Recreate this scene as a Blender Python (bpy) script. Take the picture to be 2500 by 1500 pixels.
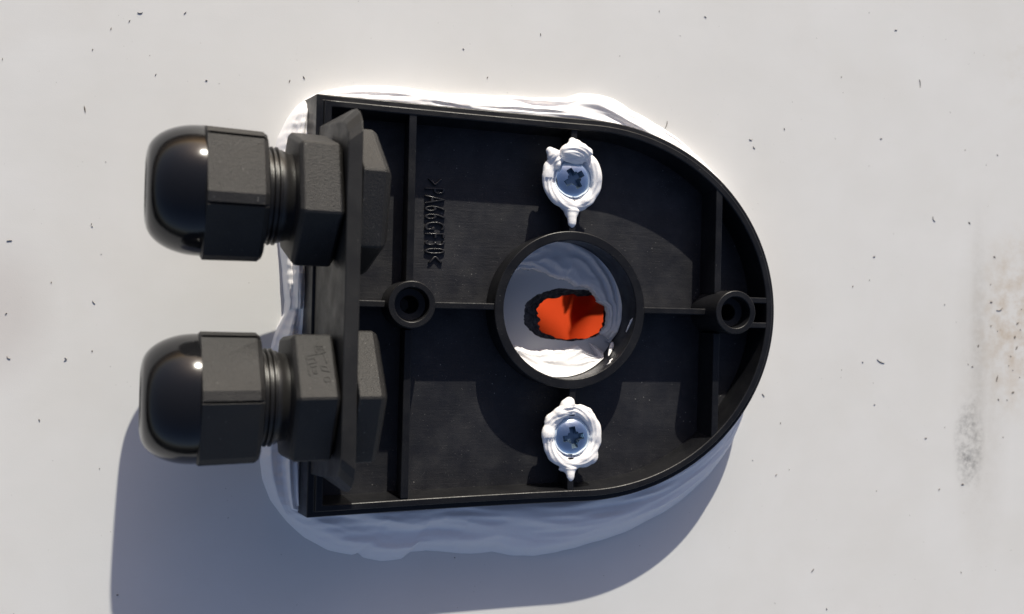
import bpy, bmesh, math, random
from mathutils import Vector, Matrix, noise

# ------------------------------------------------------------------ scale
# everything is written in tenths of a millimetre ("u"); K turns it into metres
K = 1e-4
R = math.radians
scene = bpy.context.scene
for o in list(bpy.data.objects):
    bpy.data.objects.remove(o)

# ------------------------------------------------------------------ camera
F = 2165.0
TILT = R(14.2)
DIST = 2165.0
CAM = Vector((-DIST * math.sin(TILT), 0, DIST * math.cos(TILT)))
cam_d = bpy.data.cameras.new('camera')
cam = bpy.data.objects.new('camera', cam_d)
scene.collection.objects.link(cam)
cam.location = CAM * K
rv = Vector((math.cos(TILT), 0, math.sin(TILT)))
uv = Vector((0, 1, 0))
bv = Vector((-math.sin(TILT), 0, math.cos(TILT)))
cam.matrix_world = Matrix((
    (rv.x, uv.x, bv.x, CAM.x * K),
    (rv.y, uv.y, bv.y, CAM.y * K),
    (rv.z, uv.z, bv.z, CAM.z * K),
    (0, 0, 0, 1)))
cam_d.sensor_fit = 'HORIZONTAL'
cam_d.sensor_width = 5.0
cam_d.lens = 5.0 * F / 2500.0
cam_d.clip_start = 0.005
cam_d.clip_end = 50
cam_d.dof.use_dof = True
cam_d.dof.focus_distance = 2060 * K
cam_d.dof.aperture_fstop = 2.1
scene.camera = cam

# ------------------------------------------------------------------ sky + sun
SUN_EL = R(24.6)
SUN_AZ = math.atan2(0.155, 1.0)          # from +Y towards +X
world = bpy.data.worlds.new('World')
scene.world = world
world.use_nodes = True
wn = world.node_tree
wn.nodes.clear()
sky = wn.nodes.new('ShaderNodeTexSky')
sky.sky_type = 'NISHITA'
sky.sun_disc = False
sky.sun_elevation = SUN_EL
sky.sun_rotation = SUN_AZ
sky.air_density = 1.0
sky.dust_density = 2.2
sky.ozone_density = 0.3
bg = wn.nodes.new('ShaderNodeBackground')
bg.inputs['Strength'].default_value = 0.089
wo = wn.nodes.new('ShaderNodeOutputWorld')
tint = wn.nodes.new('ShaderNodeMix'); tint.data_type = 'RGBA'; tint.blend_type = 'MULTIPLY'
tint.inputs[0].default_value = 1.0; tint.inputs[7].default_value = (1.0, 0.95, 1.05, 1)
wn.links.new(sky.outputs[0], tint.inputs[6]); wn.links.new(tint.outputs[2], bg.inputs[0])
wn.links.new(bg.outputs[0], wo.inputs[0])

sd = bpy.data.lights.new('sun', 'SUN')
sd.energy = 4.6
sd.angle = R(0.53)
sd.color = (1.0, 0.96, 0.845)
sun = bpy.data.objects.new('sun', sd)
scene.collection.objects.link(sun)
SUNV = Vector((math.sin(SUN_AZ) * math.cos(SUN_EL), math.cos(SUN_AZ) * math.cos(SUN_EL), math.sin(SUN_EL)))
sun.rotation_euler = SUNV.to_track_quat('Z', 'Y').to_euler()
sun.location = SUNV * 1.0

scene.view_settings.view_transform = 'Standard'
scene.view_settings.look = 'None'
scene.view_settings.gamma = 1.0
scene.view_settings.use_curve_mapping = False
scene.view_settings.exposure = 0.12

# ------------------------------------------------------------------ helpers
def bp(px, py, z=0.0):
    """world point (u) on the plane z that a photo pixel shows (used to read sizes off the photo)"""
    v = -bv * F + rv * (px - 1250) + uv * (750 - py)
    t = (z - CAM.z) / v.z
    return CAM + v * t

def link(o, parent=None):
    scene.collection.objects.link(o)
    if parent is not None:
        o.parent = parent
    return o

def empty(name, loc, rot=(0, 0, 0)):
    o = bpy.data.objects.new(name, None)
    o.empty_display_size = 0.005
    o.location = Vector(loc) * K
    o.rotation_euler = rot
    return link(o)

def tag(o, label=None, cat=None, group=None, kind=None):
    if label: o['label'] = label
    if cat: o['category'] = cat
    if group: o['group'] = group
    if kind: o['kind'] = kind
    return o

def build(name, verts, faces, mat, parent=None, smooth=None, bevel=0.0, loc=None, seg=2):
    me = bpy.data.meshes.new(name)
    lo = Vector(loc) if loc is not None else Vector((0, 0, 0))
    me.from_pydata([tuple((Vector(v) - lo) * K) for v in verts], [], faces)
    bm = bmesh.new(); bm.from_mesh(me)
    bmesh.ops.recalc_face_normals(bm, faces=bm.faces[:])
    bm.to_mesh(me); bm.free()
    me.materials.append(mat)
    o = bpy.data.objects.new(name, me)
    o.location = lo * K
    link(o, parent)
    finish(o, smooth, bevel, seg)
    return o

def finish(o, smooth, bevel, seg=2):
    me = o.data
    if bevel > 0:
        m = o.modifiers.new('bevel', 'BEVEL')
        m.width = bevel * K; m.segments = seg; m.limit_method = 'ANGLE'; m.angle_limit = R(32)
        m.harden_normals = False
    if smooth is not None:
        for p in me.polygons: p.use_smooth = True
        if smooth < 180:
            me.set_sharp_from_angle(angle=R(smooth))

def evaluated(o):
    dg = bpy.context.evaluated_depsgraph_get()
    dg.update()
    return bpy.data.meshes.new_from_object(o.evaluated_get(dg))

def prism(name, loops, z0, z1, mat, parent=None, bevel=0.0, loc=None):
    """extruded 2D outline with holes; loops are lists of (x, y)"""
    cu = bpy.data.curves.new(name, 'CURVE')
    cu.dimensions = '2D'; cu.fill_mode = 'BOTH'
    cu.extrude = (z1 - z0) / 2 * K
    for lp in loops:
        sp = cu.splines.new('POLY')
        sp.points.add(len(lp) - 1)
        for p, q in zip(sp.points, lp):
            p.co = (q[0] * K, q[1] * K, 0, 1)
        sp.use_cyclic_u = True
    tmp = bpy.data.objects.new('tmp', cu)
    scene.collection.objects.link(tmp)
    me = evaluated(tmp)
    bpy.data.objects.remove(tmp)
    lo = Vector(loc) if loc is not None else Vector((0, 0, 0))
    for v in me.vertices:
        v.co.z += (z0 + z1) / 2 * K
        v.co -= lo * K
    bm = bmesh.new(); bm.from_mesh(me)
    bmesh.ops.remove_doubles(bm, verts=bm.verts[:], dist=1e-7)
    bmesh.ops.recalc_face_normals(bm, faces=bm.faces[:])
    bm.to_mesh(me); bm.free()
    me.name = name
    me.materials.clear(); me.materials.append(mat)
    o = bpy.data.objects.new(name, me)
    o.location = lo * K
    link(o, parent)
    finish(o, None, bevel)
    return o

def loft(name, rings, mat, parent=None, closed_profile=False, cap0=False, cap1=False, smooth=35, bevel=0.0):
    n = len(rings[0]); verts = [p for r in rings for p in r]; faces = []
    m = len(rings)
    for i in range(m if closed_profile else m - 1):
        a = i * n; b = ((i + 1) % m) * n
        for j in range(n):
            k = (j + 1) % n
            faces.append((a + j, a + k, b + k, b + j))
    if cap0: faces.append(tuple(range(n)))
    if cap1: faces.append(tuple((m - 1) * n + j for j in range(n)))
    return build(name, verts, faces, mat, parent, smooth, bevel)

def ring_z(cx, cy, r, z, n=72):
    return [(cx + r * math.cos(2 * math.pi * j / n), cy + r * math.sin(2 * math.pi * j / n), z) for j in range(n)]

def lathe_z(name, cx, cy, prof, mat, parent=None, closed=False, cap0=False, cap1=False, n=72, smooth=35, bevel=0.0):
    return loft(name, [ring_z(cx, cy, r, z, n) for r, z in prof], mat, parent, closed, cap0, cap1, smooth, bevel)

def ring_x(r, x, n=96):
    return [(x, r * math.sin(2 * math.pi * j / n), r * math.cos(2 * math.pi * j / n)) for j in range(n)]

def box(name, x0, x1, y0, y1, z0, z1, mat, parent=None, bevel=2.0):
    vs = [(x, y, z) for z in (z0, z1) for y in (y0, y1) for x in (x0, x1)]
    fs = [(0, 1, 3, 2), (4, 5, 7, 6), (0, 1, 5, 4), (2, 3, 7, 6), (0, 2, 6, 4), (1, 3, 7, 5)]
    return build(name, vs, fs, mat, parent, None, bevel)

def fbm(p, oct=4):
    return noise.fractal(Vector(p), 0.6, 2.0, oct)

def lerp_table(tab, t, period=None):
    """tab sorted list of (key, value)"""
    if period:
        tab = [(tab[-1][0] - period, tab[-1][1])] + tab + [(tab[0][0] + period, tab[0][1])]
    if t <= tab[0][0]: return tab[0][1]
    for (a, va), (b, vb) in zip(tab, tab[1:]):
        if a <= t <= b:
            f = (t - a) / (b - a) if b > a else 0
            return va + (vb - va) * f
    return tab[-1][1]

# ------------------------------------------------------------------ materials
class NT:
    def __init__(self, name):
        self.m = bpy.data.materials.new(name); self.m.use_nodes = True
        self.t = self.m.node_tree; self.t.nodes.clear()
        self.out = self.n('ShaderNodeOutputMaterial'); self.b = self.n('ShaderNodeBsdfPrincipled')
        self.l(self.b.outputs[0], self.out.inputs[0])
        tc = self.n('ShaderNodeTexCoord')
        mp = self.n('ShaderNodeMapping'); mp.inputs['Scale'].default_value = (1 / K,) * 3
        self.l(tc.outputs['Object'], mp.inputs[0]); self.co = mp.outputs[0]
    def n(self, t, **kw):
        x = self.t.nodes.new(t)
        for k, v in kw.items(): setattr(x, k, v)
        return x
    def l(self, a, b): self.t.links.new(a, b)
    def noise(self, scale, detail=4, rough=0.55, co=None, stretch=None, dist=0.0):
        x = self.n('ShaderNodeTexNoise')
        x.inputs['Scale'].default_value = scale; x.inputs['Detail'].default_value = detail
        x.inputs['Roughness'].default_value = rough; x.inputs['Distortion'].default_value = dist
        c = co or self.co
        if stretch:
            m = self.n('ShaderNodeMapping'); m.inputs['Scale'].default_value = stretch[:3]
            if len(stretch) > 3: m.inputs['Rotation'].default_value = (0, 0, stretch[3])
            self.l(c, m.inputs[0]); c = m.outputs[0]
        self.l(c, x.inputs['Vector']); return x.outputs['Fac']
    def vor(self, scale, out='Distance', rand=1.0):
        x = self.n('ShaderNodeTexVoronoi'); x.inputs['Scale'].default_value = scale
        x.inputs['Randomness'].default_value = rand
        self.l(self.co, x.inputs['Vector']); return x.outputs[out]
    def ramp(self, fac, *stops):
        x = self.n('ShaderNodeValToRGB'); e = x.color_ramp.elements
        while len(e) < len(stops): e.new(0.5)
        for k, (p, c) in zip(e, stops):
            k.position = p; k.color = (c, c, c, 1) if not isinstance(c, tuple) else (*c, 1)
        self.l(fac, x.inputs[0]); return x.outputs[0]
    def mix(self, fac, a, b, mode='MIX'):
        x = self.n('ShaderNodeMix', data_type='RGBA', blend_type=mode)
        for s, v in ((0, fac), (6, a), (7, b)):
            if hasattr(v, 'links'): self.l(v, x.inputs[s])
            elif isinstance(v, tuple): x.inputs[s].default_value = (*v, 1)
            else: x.inputs[s].default_value = v
        return x.outputs[2]
    def math(self, op, a, b=0.0, c=None):
        x = self.n('ShaderNodeMath', operation=op)
        for i, v in enumerate((a, b, c)):
            if v is None: continue
            if hasattr(v, 'links'): self.l(v, x.inputs[i])
            else: x.inputs[i].default_value = v
        return x.outputs[0]
    def bump(self, h, dist, strength=1.0, prev=None):
        x = self.n('ShaderNodeBump'); x.inputs['Distance'].default_value = dist * K
        x.inputs['Strength'].default_value = strength
        self.l(h, x.inputs['Height'])
        if prev is not None: self.l(prev, x.inputs['Normal'])
        return x.outputs[0]
    def set(self, **kw):
        for k, v in kw.items():
            i = self.b.inputs[k.replace('_', ' ')]
            if hasattr(v, 'links'): self.l(v, i)
            elif isinstance(v, tuple) and len(v) == 3: i.default_value = (*v, 1) if i.type == 'RGBA' else v
            else: i.default_value = v
        return self.m

def black_plastic(name, base, rough, streak=True, dust=0.5, grain=1.0, spec=0.5):
    t = NT(name)
    big = t.noise(0.006, 4)
    fine = t.noise(0.35, 2)
    col = t.mix(t.ramp(big, (0.35, 0.0), (0.7, 1.0)), tuple(c * 0.8 for c in base), tuple(c * 1.25 for c in base))
    if dust > 0:
        v = t.vor(0.075)
        pick = t.noise(0.021, 2)
        m = t.math('MULTIPLY', t.ramp(v, (0.0, 1.0), (0.07, 1.0), (0.12, 0.0)), t.ramp(pick, (0.56, 0.0), (0.62, 1.0)))
        v2 = t.vor(0.16)
        m2 = t.math('MULTIPLY', t.ramp(v2, (0.0, 1.0), (0.08, 1.0), (0.14, 0.0)), t.ramp(t.noise(0.03, 3), (0.5, 0.0), (0.64, 0.8)))
        m = t.math('MULTIPLY', t.math('MAXIMUM', m, m2), dust)
        haze = t.math('MULTIPLY', t.ramp(t.noise(0.012, 6, 0.7), (0.45, 0.0), (0.8, 1.0)), 0.10 * dust)
        col = t.mix(t.math('MAXIMUM', m, haze), col, (0.42, 0.41, 0.38))
    nb = t.bump(fine, 0.8 * grain, 0.4)
    if streak:
        s = t.noise(0.06, 6, 0.7, stretch=(0.22, 2.2, 1, R(-6)), dist=0.4)
        nb = t.bump(s, 1.6, 0.4, nb)
    rr = t.ramp(t.noise(0.02, 4), (0.3, max(rough - 0.1, 0.05)), (0.75, min(rough + 0.12, 1)))
    return t.set(Base_Color=col, Roughness=rr, Normal=nb, Specular_IOR_Level=spec)

M_floor = black_plastic('moulded_black_floor', (0.0135, 0.0135, 0.0165), 0.48, True, 0.42, spec=0.45)
M_black = black_plastic('moulded_black', (0.0075, 0.0077, 0.0092), 0.38, False, 0.18, spec=0.32)
M_letter = black_plastic('moulded_black_lettering', (0.017, 0.016, 0.016), 0.24, False, 0.0, spec=0.7)
M_plate = black_plastic('moulded_black_plate', (0.018, 0.0175, 0.017), 0.5, False, 0.10, spec=0.36)

def gland_plastic(name, base, rough, grain):
    t = NT(name)
    n1 = t.noise(0.30, 5, 0.7); n2 = t.noise(0.018, 3)
    v = t.vor(0.13)
    pits = t.ramp(v, (0.0, 0.0), (0.22, 1.0))
    col = t.mix(t.ramp(n2, (0.3, 0.0), (0.75, 1.0)), tuple(c * 0.82 for c in base), tuple(c * 1.2 for c in base))
    sp = t.math('MULTIPLY', t.ramp(t.vor(0.11), (0.0, 1.0), (0.09, 1.0), (0.15, 0.0)), t.ramp(t.noise(0.04, 2), (0.55, 0.0), (0.62, 0.35)))
    col = t.mix(sp, col, (0.4, 0.39, 0.37))
    nb = t.bump(n1, 2.4 * grain, 0.7)
    nb = t.bump(pits, 1.5 * grain, 0.4, nb)
    return t.set(Base_Color=col, Roughness=rough, Normal=nb, Specular_IOR_Level=0.46)
M_gland = gland_plastic('grained_black_nylon', (0.0135, 0.0128, 0.0124), 0.50, 1.0)
M_thread = gland_plastic('smooth_black_nylon', (0.015, 0.0145, 0.014), 0.36, 0.25)
t = NT('polished_black_nylon')
M_dome = t.set(Base_Color=(0.008, 0.008, 0.009), Roughness=t.ramp(t.noise(0.025, 6, 0.7, dist=0.8), (0.35, 0.09), (0.75, 0.2)),
               Normal=t.bump(t.noise(0.05, 2), 0.5, 0.15), Specular_IOR_Level=0.42)
t = NT('black_rubber')
M_rubber = t.set(Base_Color=(0.015, 0.015, 0.015), Roughness=0.75, Normal=t.bump(t.noise(0.1, 3), 1.0, 0.4))

# white gelcoat roof with dirt, rub marks and a soft darker patch at the left edge
t = NT('white_gelcoat')
sx = t.n('ShaderNodeSeparateXYZ'); t.l(t.co, sx.inputs[0]); X, Y = sx.outputs[0], sx.outputs[1]
def blob(cx, cy, rx, ry):
    a = t.math('DIVIDE', t.math('SUBTRACT', X, cx), rx); b = t.math('DIVIDE', t.math('SUBTRACT', Y, cy), ry)
    return t.ramp(t.math('SQRT', t.math('ADD', t.math('MULTIPLY', a, a), t.math('MULTIPLY', b, b))), (0.0, 1.0), (0.35, 0.85), (1.0, 0.0))
nA = t.noise(0.02, 6, 0.68); nB = t.noise(0.06, 5, 0.7); nC = t.noise(0.004, 4)
col = t.mix(t.ramp(nC, (0.3, 0.0), (0.7, 1.0)), (0.672, 0.666, 0.645), (0.704, 0.700, 0.686))
p = bp(2366, 1085); m1 = t.math('MULTIPLY', blob(p.x, p.y, 56, 150), t.math('MULTIPLY', t.ramp(nB, (0.38, 0.0), (0.6, 1.0)), t.ramp(nA, (0.36, 0.0), (0.56, 1.0))))
p = bp(2388, 850); m6 = t.math('MULTIPLY', blob(p.x, p.y, 34, 420), t.ramp(nB, (0.3, 0.2), (0.65, 1.0)))
p = bp(2395, 960); m2 = t.math('MULTIPLY', blob(p.x, p.y, 105, 560), t.ramp(nA, (0.30, 0.35), (0.7, 1.0)))
p = bp(2480, 790); m3 = t.math('MULTIPLY', blob(p.x, p.y, 150, 300), t.ramp(nA, (0.4, 0.1), (0.66, 1.0)))
p = bp(2500, 160); m4 = t.math('MULTIPLY', blob(p.x, p.y, 110, 190), t.ramp(nA, (0.45, 0.0), (0.7, 1.0)))
p = bp(-10, 760); m5 = t.math('MULTIPLY', blob(p.x, p.y, 130, 190), t.ramp(nC, (0.2, 0.75), (0.8, 1.0)))  # soft greyish darkening at the left edge
col = t.mix(t.math('MULTIPLY', m2, 0.42), col, (0.44, 0.41, 0.36))
col = t.mix(t.math('MULTIPLY', m3, 0.75), col, (0.46, 0.36, 0.25))
col = t.mix(t.math('MULTIPLY', m1, 0.9), col, (0.19, 0.19, 0.19))
col = t.mix(t.math('MULTIPLY', m6, 0.35), col, (0.36, 0.34, 0.31))
col = t.mix(t.math('MULTIPLY', m4, 0.22), col, (0.5, 0.46, 0.38))
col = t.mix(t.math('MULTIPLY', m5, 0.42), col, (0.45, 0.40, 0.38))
spk = t.math('MULTIPLY', t.ramp(t.vor(0.055), (0.0, 1.0), (0.035, 0.9), (0.085, 0.0)), t.ramp(t.noise(0.013, 2), (0.54, 0.0), (0.64, 0.45)))
col = t.mix(spk, col, (0.22, 0.21, 0.19))
spk2 = t.math('MULTIPLY', t.math('MULTIPLY', t.ramp(t.vor(0.04), (0.0, 1.0), (0.06, 0.9), (0.13, 0.0)), t.ramp(t.noise(0.02, 3), (0.45, 0.0), (0.6, 0.6))), t.math('MAXIMUM', m3, m2))
col = t.mix(spk2, col, (0.24, 0.2, 0.15))
nb = t.bump(t.noise(0.35, 3), 0.5, 0.3)
nb = t.bump(t.noise(0.010, 3, stretch=(0.7, 1.2, 1)), 2.5, 0.15, nb)
sc = t.math('MULTIPLY', t.ramp(t.noise(0.09, 5, 0.7, stretch=(0.05, 2.6, 1, R(4)), dist=0.3), (0.60, 0.0), (0.68, 1.0)), t.ramp(nC, (0.45, 0.0), (0.62, 1.0)))
col = t.mix(t.math('MULTIPLY', sc, 0.06), col, (0.42, 0.40, 0.37))
gr = t.math('MULTIPLY', t.ramp(t.noise(0.0025, 5, 0.65, dist=0.8), (0.48, 0.0), (0.72, 1.0)), 0.16)
col = t.mix(gr, col, (0.60, 0.575, 0.53))
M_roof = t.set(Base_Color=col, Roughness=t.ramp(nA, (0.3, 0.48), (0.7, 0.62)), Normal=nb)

def sealant(name, base, rough=0.38, folds=1.0):
    t = NT(name)
    n = t.noise(0.035, 5, 0.6, dist=1.2); s = t.noise(0.05, 4, 0.6, stretch=(0.35, 1.5, 1, R(12)), dist=0.6)
    c = t.mix(t.ramp(n, (0.3, 0.0), (0.75, 1.0)), base, tuple(min(0.94, x * 1.03) for x in base))
    nb = t.bump(s, 3.0 * folds, 0.35)
    nb = t.bump(t.noise(0.2, 3), 0.7, 0.25, nb)
    return t.set(Base_Color=c, Roughness=rough, Normal=nb, Subsurface_Weight=0.12, Subsurface_Radius=(1, 0.9, 0.85), Subsurface_Scale=8 * K)
M_seal = sealant('white_sealant', (0.93, 0.895, 0.89), 0.6, 0.5)
M_seal_c = sealant('white_sealant_squeezed', (0.925, 0.895, 0.885), 0.55, 0.5)

t = NT('zinc_plated_steel')
M_zinc = t.set(Base_Color=t.mix(t.noise(0.06, 3), (0.60, 0.72, 0.86), (0.74, 0.83, 0.93)), Metallic=1.0,
               Roughness=t.ramp(t.noise(0.12, 4), (0.3, 0.10), (0.75, 0.24)), Normal=t.bump(t.noise(0.12, 3), 0.8, 0.25))
t = NT('zinc_recess_shade')
M_recess_shade = t.set(Base_Color=(0.20, 0.28, 0.37), Metallic=0.9, Roughness=0.32, Normal=t.bump(t.noise(0.15, 3), 1.2, 0.4))  # darker zinc: shade inside the cross recess is put into its colour
t = NT('dark_foam_core')
M_core = t.set(Base_Color=t.mix(t.ramp(t.noise(0.08, 5, 0.7), (0.35, 0.0), (0.7, 1.0)), (0.02, 0.02, 0.022), (0.16, 0.16, 0.17)), Roughness=0.9,
               Normal=t.bump(t.noise(0.12, 5, 0.7), 8, 0.9))
t = NT('orange_fabric')
M_orange = t.set(Base_Color=t.mix(t.noise(0.02, 3), (0.45, 0.040, 0.007), (0.51, 0.047, 0.009)), Roughness=0.85, Specular_IOR_Level=0.1, Normal=t.bump(t.noise(0.2, 3), 1.0, 0.3))
t = NT('dirt')
M_dirt = t.set(Base_Color=t.mix(t.noise(0.05, 2), (0.05, 0.045, 0.04), (0.2, 0.18, 0.16)), Roughness=0.9)

# ------------------------------------------------------------------ roof with a ragged hole
RX0, RX1, RY0, RY1 = -2300, 2700, -1600, 1450
def ragged(c, rx, ry, n, amp, seed, freq=2.5, power=2.6):
    pts = []
    for i in range(n):
        a = 2 * math.pi * i / n
        ca, sa = math.cos(a), math.sin(a)
        k = (abs(ca) ** power + abs(sa) ** power) ** (-1 / power)
        w = 1 + amp * noise.noise(Vector((ca * freq + seed, sa * freq, seed * 1.7))) + amp * 0.6 * noise.noise(Vector((ca * freq * 4, sa * freq * 4 + seed, seed)))
        pts.append((c[0] + rx * k * ca * w, c[1] + ry * k * sa * w))
    return pts
h0 = bp(1387, 770)
NH = 120
hole_top = ragged((h0.x, h0.y), 113, 64, NH, 0.07, 3.1, 2.8)
hole_mid = ragged((h0.x + 18, h0.y - 2), 109, 60, NH, 0.09, 4.1, 3.0)
h1 = bp(1411, 776, -45)
hole_low = ragged((h1.x, h1.y), 108, 58, NH, 0.10, 7.3, 2.3, 2.3)
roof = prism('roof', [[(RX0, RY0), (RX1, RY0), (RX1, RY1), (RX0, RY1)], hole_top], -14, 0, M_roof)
tag(roof, kind='structure')
rings = [[(x, y, -14.5) for x, y in hole_top], [(x, y, -26) for x, y in hole_mid]]
for f in (0.5, 1.0):
    rings.append([(a[0] + (b[0] - a[0]) * f + 3 * noise.noise(Vector((i * .3, f * 5, 0))), a[1] + (b[1] - a[1]) * f + 3 * noise.noise(Vector((i * .3, f * 5, 9))), -26 - 22 * f) for i, (a, b) in enumerate(zip(hole_mid, hole_low))])
rings.append([(x * 1 + (x - h1.x) * 0.10, y + (y - h1.y) * 0.12, -75) for x, y in hole_low])
loft('hole_edge', rings, M_core, roof, smooth=40)
prism('core_layer', [[(RX0 + 5, RY0 + 5), (RX1 - 5, RY0 + 5), (RX1 - 5, RY1 - 5), (RX0 + 5, RY1 - 5)], [(x + (x - h1.x) * 0.12, y + (y - h1.y) * 0.14) for x, y in hole_top]], -75, -15, M_core, roof)

# orange cloth lying in the space under the roof, seen through the hole
ov, of = [], []
NX, NY = 60, 40
cz = -900
cc = CAM + (h0 - CAM) * ((CAM.z - cz) / CAM.z)
for j in range(NY + 1):
    for i in range(NX + 1):
        u = -300 + 600 * i / NX; v = -300 + 600 * j / NY
        s = u - 0.04 * v + 8
        if s < 0:
            tl = 0.36 - 0.5 * min(1, max(0, (-s - 55 - 0.5 * v) / 90)) ** 1.5
            dz = 45
        else:
            f = min(1, max(0, (s - 48 - 0.5 * v) / 75)); f = f * f * (3 - 2 * f)
            tl = -0.46 + 0.84 * f
            dz = 45 * max(0, 1 - s / 12)
        ov.append((cc.x + u, cc.y + v, cz + dz - tl * v + 6 * noise.noise(Vector((u * .01, v * .01, 2)))))
for j in range(NY):
    for i in range(NX):
        a = j * (NX + 1) + i
        of.append((a, a + 1, a + NX + 2, a + NX + 1))
oc = build('orange_cloth', ov, of, M_orange, smooth=180, loc=(cc.x, cc.y, cz))
m = oc.modifiers.new('thick', 'SOLIDIFY'); m.thickness = 12 * K
tag(oc, 'orange red cloth seen down through the ragged hole in the roof', 'cloth')

# ------------------------------------------------------------------ housing
O = Vector((107, -6.5, 0))
ROT = R(-1.35)
housing = empty('cable_entry_housing', O, (0, 0, ROT))
tag(housing, 'open black plastic D-shaped cable entry housing with ribs, screwed to white roof', 'cable housing')
def to_world(x, y, z=0):
    c, s = math.cos(ROT), math.sin(ROT)
    return Vector((O.x + x * c - y * s, O.y + x * s + y * c, z))

FX, LEAN = -607.0, 0.172
B, A, CX, TAPER_T, TAPER_B = 448.0, 491.0, 43.0, 9.0, 17.0
def outline(o, z, nf=24, ns=26, na=96):
    pts = []
    b = B + o; a = A + o; xf = FX + LEAN * z - o
    bt, bb = b + TAPER_T, b + TAPER_B                      # the sides open slightly towards the gland plate
    for i in range(nf): pts.append((xf, bt - (bt + bb) * i / nf, z))
    for i in range(ns):
        f = i / ns; pts.append((xf + (CX - xf) * f, -(bb - TAPER_B * (1 - (1 - f) ** 1.4)), z))
    for i in range(na): 
        t_ = -math.pi / 2 + math.pi * i / na
        pts.append((CX + a * math.cos(t_), b * math.sin(t_), z))
    for i in range(ns):
        f = 1 - i / ns; pts.append((xf + (CX - xf) * f, bt - TAPER_T * (1 - (1 - f) ** 1.4), z))
    return pts
# floor with openings under the collar and the two bosses
BL, BR = (-378.0, 3.0), (393.0, 3.0)
circ = lambda c, r, n=48: [(c[0] + r * math.cos(2 * math.pi * i / n), c[1] + r * math.sin(2 * math.pi * i / n)) for i in range(n)]
fl = [(x, y) for x, y, z in outline(-20, 56)]
prism('floor', [fl, circ((0, 0), 170, 72), circ(BL, 17), circ(BR, 17)], 3, 56, M_floor, housing)
prof = [(9, 2), (1, 121), (-13, 122), (-14, 137), (-29, 137), (-33, 50), (-33, 2)]
loft('side_wall', [outline(o, z) for o, z in prof], M_black, housing, True, smooth=30, bevel=2.2)

# central collar
lathe_z('collar', 0, 0, [(185, 30), (183, 137), (161, 137), (166, 30), (168, 3), (186, 3)], M_black, housing, True, n=120, smooth=30, bevel=2.2)
# ribs
RT = 135
box('rib', -386, -369, -428, -52, 36, RT, M_black, housing)
box('rib', -386, -369, 52, 428, 36, RT, M_black, housing)
yr = B * math.sqrt(max(0, 1 - ((372 - CX) / A) ** 2)) - 20
box('rib', 364, 381, 48, yr, 36, RT, M_black, housing)
box('rib', 364, 381, -yr, -48, 36, RT, M_black, housing)
box('rib', -7.5, 7.5, 180, 256, 36, RT - 3, M_black, housing)
box('rib', -7.5, 7.5, 354, 424, 36, RT - 3, M_black, housing)
box('rib', 2, 17, -247, -180, 36, RT - 3, M_black, housing)
box('rib', 2, 17, -424, -345, 36, RT - 3, M_black, housing)
box('rib', -326, -182, -4.5, 10.5, 36, RT, M_black, housing)
box('rib', 182, 346, -4.5, 10.5, 36, RT, M_black, housing)
box('rib', -562, -429, -4.5, 10.5, 36, RT, M_black, housing)
box('rib', 436, 514, 27, 41, 36, RT + 1, M_black, housing)
box('rib', 436, 514, -34, -20, 36, RT + 1, M_black, housing)
# bosses
for c in (BL, BR):
    lathe_z('boss', c[0], c[1], [(54, 36), (51.5, 190), (37.5, 190), (36, 152), (19, 148), (16.5, 92), (16.5, 3), (30, 3), (54, 30)], M_black, housing, True, n=64, smooth=30, bevel=1.8)
for s in (1, -1):
    lathe_z('screw_post', 0 if s > 0 else 12, 305 if s > 0 else -296, [(56, 36), (52, 115), (20, 115), (20, 30)], M_black, housing, True, n=56, smooth=30, bevel=1.5)

# leaning gland plate
PT = 28.0
def plate_pts(y, z, d):           # d = depth behind the front face
    return (FX + 5 + LEAN * z + d, y, z - d * LEAN * 0.0)
PC = 8.0                              # the plate sits a little off the centre line
def plate_outline(pts):
    r_ = [(y + PC, z) for y, z in pts]
    return [(-387, 30), (387, 30)] + r_ + [(2 * PC - y, z) for y, z in reversed(r_)]
out2 = plate_outline([(378, 128), (354, 300), (348, 344), (336, 372), (318, 390), (300, 396)])      # front face
out3 = plate_outline([(386, 128), (382, 300), (376, 344), (363, 372), (344, 391), (322, 398)])      # wider back face: the ends are bevelled
vs = [plate_pts(y, z, 0) for y, z in out2] + [plate_pts(y, z, PT) for y, z in out3]
n = len(out2)
fs = [tuple(range(n)), tuple(range(n, 2 * n))] + [(i, (i + 1) % n, n + (i + 1) % n, n + i) for i in range(n)]
build('gland_plate', vs, fs, M_plate, housing, None, 3.0, seg=3)
# shallow groove bead along the top edge of the plate
random.seed(5)

# moulded lettering, read from top to bottom
cu = bpy.data.curves.new('lettering', 'FONT')
cu.body = '>PA66GF30<'
cu.size = 66 * K
cu.offset = -1.5 * K; cu.extrude = 3.0 * K; cu.bevel_depth = 1.5 * K; cu.bevel_resolution = 2
cu.align_x = 'LEFT'; cu.space_character = 1.22
tmp = bpy.data.objects.new('tmp', cu); scene.collection.objects.link(tmp)
me = evaluated(tmp); bpy.data.objects.remove(tmp)
xs = [v.co.x for v in me.vertices]; ys = [v.co.y for v in me.vertices]
w, h = max(xs) - min(xs), max(ys) - min(ys)
x0, y0 = min(xs), min(ys)
p0 = bp(1036, 437, 57); p1 = bp(1086, 642, 57)
L_, H_ = p0.y - p1.y, p1.x - p0.x
c_, s_ = math.cos(-ROT), math.sin(-ROT)
for v in me.vertices:
    a = (v.co.x - x0) / w; b = (v.co.y - y0) / h
    wx = p0.x + b * H_ - O.x; wy = p0.y - a * L_ - O.y
    v.co = Vector(((wx * c_ - wy * s_) * K, (wx * s_ + wy * c_) * K, v.co.z + 58.5 * K))
me.materials.clear(); me.materials.append(M_letter)
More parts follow.
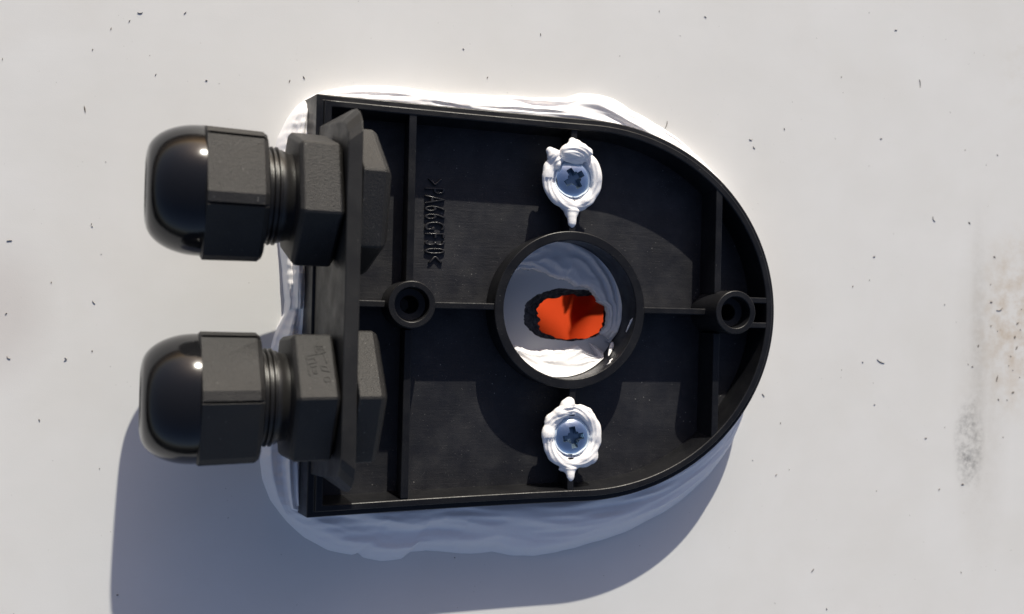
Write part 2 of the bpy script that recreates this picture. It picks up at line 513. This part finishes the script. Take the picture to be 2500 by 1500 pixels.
lo = bpy.data.objects.new('moulded_lettering', me); link(lo, housing)
# thin scratch-like moulding line beside the lettering
q0, q1 = bp(1063, 690, 40), bp(1160, 580, 40)

# ------------------------------------------------------------------ cable glands
PHI = math.atan(LEAN)
def hex_ring(x, flat, trunc, rot, scale=1.0, groove=0.0):
    """hexagon with truncated corners in the plane x; rot = angle of one flat's normal from +z towards +y"""
    pts = []
    for k in range(6):
        a = rot + k * math.pi / 3
        nx = Vector((math.sin(a), math.cos(a))); tx = Vector((math.cos(a), -math.sin(a)))
        hw = flat * math.tan(math.pi / 6) - trunc
        for s in (-1.0, -0.33, 0.33, 1.0):
            q = nx * flat + tx * (hw * s)
            pts.append((x, q.x * scale, q.y * scale))
    return pts

def pad_ring(x, rad, flat, trunc, rot, gr):
    """cap nut section: six broad flats, a narrow step beside each corner"""
    pts = []
    for k in range(6):
        a = rot + k * math.pi / 3
        nx = Vector((math.sin(a), math.cos(a))); tx = Vector((math.cos(a), -math.sin(a)))
        hw = flat * math.tan(math.pi / 6)
        for s, d in ((-hw + trunc, 0), (-hw + trunc + 5, 0), (0, 0), (hw - trunc - 5, 0), (hw - trunc, 0), (hw - trunc + 1.5, -gr), (hw - trunc + 6.5, -gr), (hw - trunc + 8, 2.5)):
            q = nx * (flat + d) + tx * s
            if q.length > rad: q = q * (rad / q.length)
            pts.append((x, q.x, q.y))
    return pts

def make_gland(y, rot_cap, rot_hex, rot_nut, label, mark):
    z0 = 268.0
    base = to_world(FX + 5 + LEAN * z0, y, z0)
    g = empty('cable_gland', base, (0, PHI, ROT))
    tag(g, label, 'cable gland', 'cable glands through the leaning plate')
    # hexagonal body against the plate
    f = 122
    body = loft('hex_body', [hex_ring(-1.0, f - 14, 3, rot_hex), hex_ring(-8, f - 2, 3, rot_hex), hex_ring(-12, f, 3, rot_hex),
                      hex_ring(-78, f, 3, rot_hex), hex_ring(-86, f - 8, 3, rot_hex), hex_ring(-87, 88, 3, rot_hex)], M_gland, g, False, True, True, smooth=20, bevel=2.0)
    # threaded neck
    pr = []
    x = -80
    pr.append((86, x)); pr.append((86, -92))
    pr += [(89, -100), (92, -106), (92, -112)]
    for k in range(4):
        xx = -115 - k * 9.5
        pr += [(89.5, xx + 3.4), (96.5, xx + 1.0), (96.5, xx - 1.2), (89.5, xx - 3.6)]
    pr.append((88, -154))
    loft('threaded_neck', [ring_x(r, xx) for r, xx in pr], M_thread, g, smooth=50)
    # cap nut with six flats
    fl_, rad, tr = 123, 137, 14
    loft('cap_nut', [pad_ring(-139, 114, fl_ - 12, tr, rot_cap, 1), pad_ring(-141, rad - 10, fl_ - 4, tr, rot_cap, 2), pad_ring(-150, rad, fl_, tr, rot_cap, 7),
                     pad_ring(-243, rad + 1, fl_ + 1, tr, rot_cap, 7), pad_ring(-250, rad, fl_ + 1, tr, rot_cap, 3), pad_ring(-254, 119, fl_ - 8, tr, rot_cap, 1)],
         M_gland, g, False, True, True, smooth=18, bevel=0.9)
    # polished dome
    pr = [(123.5, -246), (123.8, -253)]
    for k in range(1, 19):
        a = math.pi / 2 * k / 19
        pr.append((64 + 59.8 * math.cos(a), -253 - 95.5 * math.sin(a)))
    pr += [(66, -349.2), (60, -350), (56, -348), (54, -340), (52, -318)]
    dome = loft('dome', [ring_x(r, xx, 128) for r, xx in pr], M_dome, g, smooth=55)
    loft('rubber_seal', [ring_x(r, xx, 64) for r, xx in [(53.5, -320), (53, -336), (38, -338), (34, -330), (34, -300)]], M_rubber, dome, smooth=40, cap1=True)
    # lock nut inside the housing
    f = 130
    s = PT * math.cos(PHI)
    loft('lock_nut', [hex_ring(s + 1, f, 3, rot_nut), hex_ring(s + 44, f, 3, rot_nut), hex_ring(s + 54, f - 6, 3, rot_nut), hex_ring(s + 61, f - 20, 3, rot_nut), hex_ring(s + 61, 80, 3, rot_nut)],
         M_gland, g, False, True, False, smooth=20, bevel=2.0)
    loft('threaded_end', [ring_x(r, xx, 72) for r, xx in [(84, s - 30), (84, s + 62), (80, s + 66), (62, s + 66), (60, s - 20)]], M_thread, g, smooth=40)
    return g, body

g1, b1 = make_gland(209, R(19), R(14), R(49), 'black nylon cable gland with a plain unmarked hexagonal body, nearest the lettering', False)
g2, b2 = make_gland(-187, R(36), R(34), R(34), 'black nylon cable gland with a mark moulded on its hexagonal body', True)

# moulded mark on the second gland's body flat: box, recognised-component monogram, small ring
mv, mf = [], []
def stroke(p, q, w, z0=121.0, z1=123.2):
    p = Vector(p); q = Vector(q); d = (q - p).normalized(); nrm = Vector((-d.y, d.x)) * w / 2
    k = len(mv)
    for zz in (z0, z1):
        for c in (p - nrm, q - nrm, q + nrm, p + nrm): mv.append((c.x, c.y, zz))
    mf.extend([(k, k + 1, k + 2, k + 3), (k + 4, k + 5, k + 6, k + 7)] + [(k + i, k + (i + 1) % 4, k + 4 + (i + 1) % 4, k + 4 + i) for i in range(4)])
# local flat coordinates: x along the axis, y across the flat (positive = up in the photo)
W = 3.2
for (a, b) in [((-44, 44), (-28, 44)), ((-44, 44), (-42, 30)), ((-42, 30), (-25, 30)), ((-25, 30), (-28, 44)), ((-40, 37), (-28, 37)), ((-35, 44), (-34, 30)),
               ((-62, 22), (-30, 28)), ((-62, 22), (-58, -22)), ((-62, 14), (-46, 17)), ((-46, 17), (-44, 8)), ((-44, 8), (-60, 4)), ((-28, 26), (-24, 6)),
               ((-56, -2), (-44, 0)), ((-52, -8), (-50, -16)), ((-46, -8), (-44, -16)), ((-52, -16), (-44, -17)), ((-36, 0), (-26, -2)), ((-36, 0), (-35, -10)), ((-34, -10), (-24, -12)), ((-24, -2), (-22, -14))]:
    stroke(a, b, W)
for k in range(10):
    a0, a1 = 2 * math.pi * k / 10, 2 * math.pi * (k + 1) / 10
    stroke((-27 + 6 * math.cos(a0), -30 + 6 * math.sin(a0)), (-27 + 6 * math.cos(a1), -30 + 6 * math.sin(a1)), 2.4)
ra = R(34)
mv2 = []
for x, y, z in mv:
    mv2.append((x, z * math.sin(ra) + y * math.cos(ra), z * math.cos(ra) - y * math.sin(ra)))
build('moulded_mark', mv2, mf, M_gland, b2, None, 0)

# ------------------------------------------------------------------ screws
def make_screw(xl, yl, ang, label):
    base = to_world(xl, yl, 119)
    s = empty('screw', base, (0, 0, ang))
    tag(s, label, 'screw', 'housing screws')
    prof = [(12, -60), (13, -4), (44, -3), (46, 2)]
    for k in range(1, 11):
        a = math.pi / 2 * k / 10.5
        prof.append((46 * math.cos(a) ** 0.85, 2 + 20 * math.sin(a)))
    head = lathe_z('head', 0, 0, prof, M_zinc, s, False, True, True, 72, 50)
    # cross recess
    cv, cf = [], []
    def tap(w, l, rot, z0, z1, l0):
        k = len(cv)
        for zz, ww, ll in ((z0, w * 0.62, l0), (z1, w, l)):
            for a, b in ((-ll, -ww), (ll, -ww), (ll, ww), (-ll, ww)):
                cv.append((a * math.cos(rot) - b * math.sin(rot), a * math.sin(rot) + b * math.cos(rot), zz))
        cf.extend([(k, k + 3, k + 2, k + 1), (k + 4, k + 5, k + 6, k + 7)] + [(k + i, k + (i + 1) % 4, k + 4 + (i + 1) % 4, k + 4 + i) for i in range(4)])
    def cutter(args):
        cv.clear(); cf.clear(); tap(*args)
        return build('cut', cv, cf, M_recess_shade, s)
    for args in ((8.5, 30, 0.0, 5.5, 27, 17), (8.5, 30.5, math.pi / 2, 5.0, 28, 16.5), (3.4, 20, math.pi / 4, 8, 29, 10), (3.4, 20.3, -math.pi / 4, 8.3, 29.5, 10)):
        cobj = cutter(args)
        md = head.modifiers.new('b', 'BOOLEAN'); md.object = cobj; md.operation = 'DIFFERENCE'; md.solver = 'EXACT'; md.material_mode = 'TRANSFER'
        me = evaluated(head)
        head.modifiers.clear(); head.data = me
        bpy.data.objects.remove(cobj)
    for p in head.data.polygons: p.use_smooth = True
    head.data.set_sharp_from_angle(angle=R(28))
    return s
make_screw(0, 305, R(32), 'zinc cross-recess screw under a thick white lump of sealant, nearer the lettering')
make_screw(12, -296, R(8), 'zinc cross-recess screw ringed evenly by white sealant, on the shadow side of the collar')

# ------------------------------------------------------------------ sealant bead round the housing
edge_px = [(668, 372), (676, 335), (700, 290), (722, 262), (750, 240), (790, 221), (850, 211), (950, 209), (1000, 214), (1050, 222), (1100, 229), (1200, 232), (1300, 238), (1380, 239),
           (1418, 227), (1460, 230), (1500, 241), (1540, 268), (1600, 300), (1650, 332), (1700, 376), (1740, 418), (1768, 452), (1800, 520), (1828, 600), (1842, 700), (1846, 760), (1840, 860), (1822, 950),
           (1790, 1075), (1740, 1152), (1690, 1202), (1640, 1242), (1600, 1264), (1560, 1286), (1500, 1311), (1450, 1326), (1380, 1345), (1300, 1360), (1250, 1359), (1200, 1351), (1150, 1355), (1100, 1351), (1040, 1346), (1000, 1350),
           (980, 1367), (930, 1372), (885, 1364), (872, 1353), (860, 1358), (800, 1345), (740, 1315), (700, 1275), (660, 1222), (640, 1172), (632, 1120), (640, 1060), (648, 980), (652, 900), (668, 820), (690, 765), (694, 735), (688, 660), (680, 600), (672, 520), (664, 440)]
SC = to_world(-40, 0)
tab = []
for (px, py) in edge_px:
    w_ = bp(px, py, 4)
    tab.append((math.atan2(w_.y - SC.y, w_.x - SC.x), (w_.xy - SC.xy).length))
tab.sort()
def inner_radius(a, off):
    """distance from SC to the housing outline along angle a (world), outline offset off at base"""
    al = a - ROT
    dx, dy = math.cos(al), math.sin(al)
    sx_, sy_ = -40.0, 0.0
    best = 1e9
    b, aa, xf = B + off, A + off, FX + 8 - off
    if dx < -1e-6: best = min(best, (xf - sx_) / dx)
    if abs(dy) > 1e-6:
        t_ = (b if dy > 0 else -b) / dy
        if sx_ + t_ * dx <= CX: best = min(best, t_)
    # ellipse
    ex = sx_ - CX
    qa = (dx / aa) ** 2 + (dy / b) ** 2; qb = 2 * ex * dx / aa ** 2; qc = (ex / aa) ** 2 - 1
    disc = qb * qb - 4 * qa * qc
    if disc > 0:
        t_ = (-qb + math.sqrt(disc)) / (2 * qa)
        if sx_ + t_ * dx > CX: best = min(best, t_)
    return best
NU, NV = 1100, 44
bvx, bfc = [], []
for i in range(NU):
    a = -math.pi + 2 * math.pi * i / NU
    ri = inner_radius(a, -3)
    ro = lerp_table(tab, a, 2 * math.pi)
    ro += 2.0 * noise.noise(Vector((math.cos(a) * 14, math.sin(a) * 14, 3.3)))
    ro = max(ro, ri + 14)
    wd = ro - ri
    ca, sa = math.cos(a), math.sin(a)
    up = 0.5 + 0.5 * sa
    for j in range(NV + 1):
        v = j / NV
        rr_ = ri + wd * v
        x, y = SC.x + ca * rr_, SC.y + sa * rr_
        zin = 40 - 20 * min(1, max(0, sa * 2 - 0.6)) + 14 * noise.noise(Vector((ca * 2.3, sa * 2.3, 7)))
        body_ = zin * (1 - v) ** 1.1 + min(26, 0.45 * wd + 6) * (1 - (2 * abs(v - 0.5)) ** 3.4) * (0.75 + 0.5 * noise.noise(Vector((ca * 3, sa * 3, 1))))
        # long drawn folds sweeping from the wall to the edge
        arc_len = a * 520
        ph = arc_len / 150.0 + v * 2.1 + 1.5 * noise.noise(Vector((arc_len / 170, v * 1.2, 5)))
        fold = 0.0
        n1 = noise.noise(Vector((arc_len / 330 + v * 1.5, v * 3.4 - arc_len / 300, 0.0)))
        n2 = noise.noise(Vector((arc_len / 200 + v * 2.2, v * 6.5 - arc_len / 190, 4.0)))
        n1 = math.sqrt(n1 * n1 + 0.006); n2 = math.sqrt(n2 * n2 + 0.01)
        fold += 14 * (1 - n1 * 2) + 3.4 * (1 - n2 * 2.2)
        fold += 0.5 * noise.noise(Vector((arc_len / 14, v * 2, 2)))
        if ca < -0.35:
            fold += 1.1 * math.sin(y / 3.6 + 1.5 * noise.noise(Vector((x / 20, y / 20, 0))))
        env = math.sin(math.pi * min(1, max(0.0, v * 0.98 + 0.02))) ** 0.6
        z = body_ + fold * env * min(1.0, wd / 60)
        z = z * (1 - v ** 14) ** 0.5 + 0.0
        z = max(z, 5.0 * (1 - v ** 9) ** 0.5)
        if j == NV: z = -2
        bvx.append((x, y, z))
for i in range(NU):
    for j in range(NV):
        a_ = i * (NV + 1) + j; b_ = ((i + 1) % NU) * (NV + 1) + j
        bfc.append((a_, b_, b_ + 1, a_ + 1))
bead = build('sealant_bead', bvx, bfc, M_seal, None, 180, loc=(SC.x, SC.y, 0))
tag(bead, 'thick smeared white sealant bead around the foot of the black housing', 'sealant')

# ------------------------------------------------------------------ squeezed sealant collars on the screws
def organic(name, balls, mat, origin, voxel=2.2, amp=2.2, label=None, group=None):
    """union of ellipsoids/capsules -> voxel remesh -> fold noise"""
    bm = bmesh.new()
    for (c, r) in balls:
        r3 = r if isinstance(r, tuple) else (r, r, r)
        mt = Matrix.Translation(Vector(c) * K) @ Matrix.Diagonal((r3[0] * K, r3[1] * K, r3[2] * K, 1))
        bmesh.ops.create_icosphere(bm, subdivisions=3, radius=1.0, matrix=mt)
    me = bpy.data.meshes.new(name); bm.to_mesh(me); bm.free()
    tmp = bpy.data.objects.new('tmp', me); scene.collection.objects.link(tmp)
    md = tmp.modifiers.new('r', 'REMESH'); md.mode = 'VOXEL'; md.voxel_size = voxel * K
    sm = tmp.modifiers.new('s', 'SMOOTH'); sm.factor = 0.5; sm.iterations = 20
    me2 = evaluated(tmp); bpy.data.objects.remove(tmp)
    bm = bmesh.new(); bm.from_mesh(me2); bm.normal_update()
    for v in bm.verts:
        p = v.co / K
        th = math.atan2(p.y, p.x); rr = math.hypot(p.x, p.y)
        sp_ = rr * 0.115 - th * 0.9 + p.z * 0.02
        swirl = noise.noise(Vector((math.cos(th) * 1.1 + 5, math.sin(th) * 1.1, sp_)))
        swirl = math.sqrt(swirl * swirl + 0.004)
        n_ = amp * (1 - 2.6 * swirl) + 0.9 * amp * noise.noise(p * 0.035)
        if rr > 72: n_ *= max(0.2, 1 - (rr - 72) / 10)
        v.co += v.normal * (n_ * K)
    bm.to_mesh(me2); bm.free()
    for p in me2.polygons: p.use_smooth = True
    me2.materials.clear(); me2.materials.append(mat)
    o = bpy.data.objects.new(name, me2)
    o.location = Vector(origin) * K
    link(o)
    tag(o, label, 'sealant', group)
    return o

def collar_balls(seed, rad, thick, zc, wob):
    rnd = random.Random(seed); bl = []
    for k in range(72):
        a = 2 * math.pi * k / 72
        w = 1 + wob * noise.noise(Vector((math.cos(a) * 1.4 + seed, math.sin(a) * 1.4, seed)))
        r = rad * w
        th = thick * (1 + 0.28 * noise.noise(Vector((math.cos(a) * 2 + seed, math.sin(a) * 2, 8))))
        bl.append(((48 * math.cos(a), 48 * math.sin(a), -4), (9, 9, 9)))
        bl.append(((r * math.cos(a), r * math.sin(a) * 1.02, zc + 2 * math.sin(a * 3 + seed)), (th, th, th * 0.72)))
    return bl
SZ = 119
o1 = to_world(0, 305, SZ)
b = collar_balls(1.0, 59, 13, 6, 0.07)
b += [((-8, 62, 20), (26, 20, 18)), ((14, 66, 24), (20, 17, 15)), ((30, 62, 22), (15, 12, 11)), ((2, 78, 18), (18, 14, 14)), ((-3, 88, 12), (9, 9, 9)), ((8, 50, 28), (13, 9, 7)), ((-48, 52, 10), (15, 18, 14)), ((-56, 64, 8), (10, 10, 10)), ((-40, 36, 16), (7, 16, 9)),
      ((2, 48, 20), (33, 14, 8))]
b += [((-58, 20, 4), (12, 22, 11)), ((62, 2, 2), (12, 20, 12)), ((4, -64, 0), (34, 12, 10)), ((-2, -74, 4), (18, 20, 14)), ((-3, -86, 9), (12, 18, 10)), ((-3, -98, 11), (11, 18, 8))]
organic('sealant_collar', b, M_seal_c, o1, 2.0, 2.2, 'lumpy white sealant squeezed round the screw near the lettering, blob on top', 'sealant collars')
o2 = to_world(12, -296, SZ)
b = collar_balls(5.0, 59.5, 13.5, 6, 0.07)
b += [((-14, 70, 10), (16, 20, 14)), ((-8, 80, 12), (14, 14, 11)), ((-26, 58, 12), (20, 14, 12)), ((38, 58, 8), (12, 10, 10)), ((20, 62, 6), (18, 12, 10)), ((-50, 38, 6), (16, 18, 12)), ((-38, 48, 9), (18, 14, 11)),
      ((60, 0, 4), (14, 30, 12)), ((50, -46, 0), (18, 22, 14)), ((30, -62, 0), (22, 13, 13)), ((-40, -44, 2), (18, 14, 11)), ((0, -66, 0), (30, 11, 10)),
      ((-4, -74, 5), (16, 16, 11)), ((-4, -88, 10), (10, 18, 7)), ((-16, -76, 2), (16, 6, 6))]
organic('sealant_collar', b, M_seal_c, o2, 2.0, 2.2, 'twisted ring of white sealant squeezed round the screw below the collar', 'sealant collars')

# ------------------------------------------------------------------ sealant smeared inside the collar
RC = to_world(0, 0)
def smear(name, px_list, a0_extra, rout, zwall, zedge, label, ntheta=150, nv=26, seed=0.0, invert=False):
    pts = []
    for px, py in px_list:
        w_ = bp(px, py, zedge)
        pts.append((math.atan2(w_.y - RC.y, w_.x - RC.x), (w_.xy - RC.xy).length))
    # unwrap
    un = [pts[0]]
    for a, r in pts[1:]:
        while a - un[-1][0] > math.pi: a -= 2 * math.pi
        while a - un[-1][0] < -math.pi: a += 2 * math.pi
        un.append((a, r))
    un.sort()
    vs, fs = [], []
    A0, A1 = un[0][0], un[-1][0]
    for i in range(ntheta + 1):
        f = i / ntheta
        a = A0 + (A1 - A0) * f
        ri = lerp_table(un, a) + 3.0 * noise.noise(Vector((a * 9, seed, 0))) + 2.6 * noise.noise(Vector((a * 26, seed, 5)))
        endt = min(1, min(f, 1 - f) / 0.06)
        ri = min(ri, rout - 1)
        for j in range(nv + 1):
            v = j / nv
            r = ri + (rout - ri) * v
            x, y = RC.x + r * math.cos(a), RC.y + r * math.sin(a)
            lip = zedge * min(1, v / 0.05) ** 0.5 if v < 0.05 else zedge
            fold = 6.5 * (1 - 2 * abs(noise.noise(Vector((a * 1.6 + seed, v * 3.2 - a * 0.8, seed))))) + 1.5 * noise.noise(Vector((a * 5, v * 6, seed + 2)))
            z = lip + (zwall - zedge) * (v ** 2.2) + fold * min(1, v * 4)
            z = max(0.6, z * (0.25 + 0.75 * endt))
            if j == 0: z = -1.5
            vs.append((x, y, z))
    for i in range(ntheta):
        for j in range(nv):
            p_ = i * (nv + 1) + j
            fs.append((p_, p_ + 1, p_ + nv + 2, p_ + nv + 1))
    o = build(name, vs, fs, M_seal_c, None, 180, loc=(RC.x, RC.y, 0))
    tag(o, label, 'sealant', 'sealant smears inside the collar')
    return o
smear('sealant_smear', [(1246, 676), (1262, 661), (1274, 656), (1294, 657), (1314, 661), (1348, 675), (1367, 683), (1382, 683), (1407, 701), (1438, 703), (1451, 718), (1462, 737), (1479, 748), (1485, 765), (1482, 793), (1466, 815), (1482, 832), (1504, 838)],
      0, 165, 30, 17, 'shaded crescent of white sealant smeared inside the collar on the lettering side of the hole', seed=1.0)
smear('sealant_smear', [(1250, 838), (1275, 848), (1299, 856), (1336, 853), (1360, 854), (1379, 853), (1410, 842), (1440, 836), (1456, 842), (1457, 858), (1462, 872)],
      0, 163, 46, 24, 'sunlit bright crescent of white sealant inside the collar below the hole', seed=4.0)

# thin shreds of sealant stuck to the collar wall
def tube(name, pts, rads, mat, label, cat, group=None):
    vs, fs = [], []
    nseg = 8
    for i, (p, r) in enumerate(zip(pts, rads)):
        p = Vector(p)
        d = (Vector(pts[min(i + 1, len(pts) - 1)]) - Vector(pts[max(i - 1, 0)])).normalized()
        e1 = d.orthogonal().normalized(); e2 = d.cross(e1)
        for k in range(nseg):
            a = 2 * math.pi * k / nseg
            vs.append(p + (e1 * math.cos(a) + e2 * math.sin(a)) * r)
    for i in range(len(pts) - 1):
        for k in range(nseg):
            fs.append((i * nseg + k, i * nseg + (k + 1) % nseg, (i + 1) * nseg + (k + 1) % nseg, (i + 1) * nseg + k))
    fs.append(tuple(range(nseg))); fs.append(tuple((len(pts) - 1) * nseg + k for k in range(nseg)))
    o = build(name, vs, fs, mat, None, 60, loc=pts[0])
    tag(o, label, cat, group)
    return o
def wallpt(deg, z, r=None):
    rr = (r if r is not None else 168 - (z - 3) * 0.047 - 1.5)
    w_ = to_world(rr * math.cos(R(deg)), rr * math.sin(R(deg)), z); return w_
tube('sealant_shred', [wallpt(-6, 118), wallpt(-8, 112), wallpt(-11, 106), wallpt(-14, 100), wallpt(-18, 94)], [1.2, 3.2, 2.6, 2.8, 1.0], M_seal_c, 'small pale curl of sealant high on the collar wall right of the hole', 'sealant', 'sealant shreds')
tube('sealant_shred', [wallpt(-30, 40, 161), wallpt(-33, 50, 161), wallpt(-36, 58, 160), wallpt(-40, 68, 160), wallpt(-43, 76, 160)], [5, 6, 5, 3.5, 1.2], M_seal_c, 'ragged pale shred of sealant hanging beside the bright crescent in the collar', 'sealant', 'sealant shreds')
tube('sealant_shred', [wallpt(-45, 112), wallpt(-48, 118, 159), wallpt(-50, 123, 160), wallpt(-53, 120)], [1.2, 2.2, 2.0, 1.0], M_seal_c, 'tiny crossed thread of sealant at the lower rim of the collar', 'sealant', 'sealant shreds')

# ------------------------------------------------------------------ specks of dirt and fibres on the roof
random.seed(11)
dv, df = [], []
def fleck(x, y, l, w_, ang, h=3.0, bend=0.0):
    k0 = len(dv); n_ = 5
    for i in range(n_):
        s = (i / (n_ - 1) - 0.5)
        ww = w_ * (1 - (2 * s) ** 2 * 0.8) * random.uniform(0.7, 1.2)
        cx_ = s * l; cy_ = bend * (4 * s * s - 1)
        for q, zz in ((-ww / 2, 0.1), (0, h), (ww / 2, 0.1)):
            a, b_ = cx_, cy_ + q
            dv.append((x + a * math.cos(ang) - b_ * math.sin(ang), y + a * math.sin(ang) + b_ * math.cos(ang), zz))
    for i in range(n_ - 1):
        for q in range(2):
            p_ = k0 + i * 3 + q
            df.append((p_, p_ + 1, p_ + 4, p_ + 3))
named = [(207, 267, 20, 5, 100, 0), (316, 52, 8, 3, 60, 0), (226, 122, 6, 4, 70, 0), (342, 31, 14, 3, 5, 2), (452, 32, 10, 3, 45, 0), (504, 197, 6, 6, 0, 0), (380, 183, 7, 3, 60, 0), (271, 71, 8, 3, 80, 0), (6, 145, 7, 3, 90, 0),
         (1626, 305, 26, 4, 72, 2), (1863, 965, 14, 4, -50, 0), (2245, 205, 30, 3, 95, 2), (2150, 882, 34, 4, -25, 3), (2280, 535, 20, 3, -60, 3), (2134, 627, 9, 6, 10, 0), (2135, 988, 6, 4, 0, 0), (2260, 1070, 9, 5, 10, 0), (2293, 1195, 8, 6, 40, 0),
         (2350, 1183, 12, 9, 0, 0), (2151, 339, 8, 5, 0, 0), (2187, 74, 10, 4, 0, 0), (2054, 189, 7, 4, 70, 0), (1841, 360, 10, 4, -40, 2), (1833, 340, 12, 2, 0, 3), (1722, 42, 9, 4, -30, 0), (1895, 1160, 8, 4, 45, 0), (1984, 1393, 14, 4, 45, 0),
         (287, 1453, 7, 5, 0, 0), (223, 548, 7, 3, 75, 0), (23, 588, 14, 3, 5, 0), (229, 738, 12, 2.5, -50, 1), (125, 690, 7, 3, 95, 0), (96, 1026, 7, 4, -60, 0), (15, 766, 6, 4, 40, 0), (21, 873, 12, 3, -40, 2), (225, 858, 6, 4, 90, 0), (157, 877, 9, 2, 80, 5),
         (742, 190, 10, 4, -60, 0), (707, 199, 10, 4, 70, 0), (1320, 85, 9, 4, 100, 0), (1190, 190, 7, 4, 60, 0), (2434, 925, 24, 7, 75, 0), (2420, 738, 10, 8, 0, 0), (2440, 755, 28, 4, 15, 4), (1284, 1328, 6, 6, 0, 0), (1110, 1362, 4, 4, 0, 0), (2482, 850, 16, 9, 60, 0), (2484, 790, 12, 8, 40, 0)]
for px, py, l, w_, an, be in named:
    p = bp(px, py); fleck(p.x, p.y, l * 0.75, w_ * 0.62, R(an), 2.0, be)
for k in range(120):
    x = random.uniform(-1150, 1550); y = random.uniform(-900, 900)
    s = random.random() ** 3
    fleck(x, y, 1.6 + 3.6 * s, 1.3 + 1.5 * s, random.uniform(0, 3.14) if random.random() < .4 else R(random.gauss(80, 20)), 1.2 + s)
for k in range(26):
    p = bp(random.gauss(2450, 60), random.gauss(830, 150))
    s = random.random() ** 2
    fleck(p.x, p.y, 3 + 7 * s, 3 + 4 * s, random.uniform(0, 3.14), 1.5)
fk = build('dirt_specks', dv, df, M_dirt, None, None, 0)
tag(fk, 'scattered dark specks of dirt and fibres lying on the white roof', 'dirt', kind='stuff')
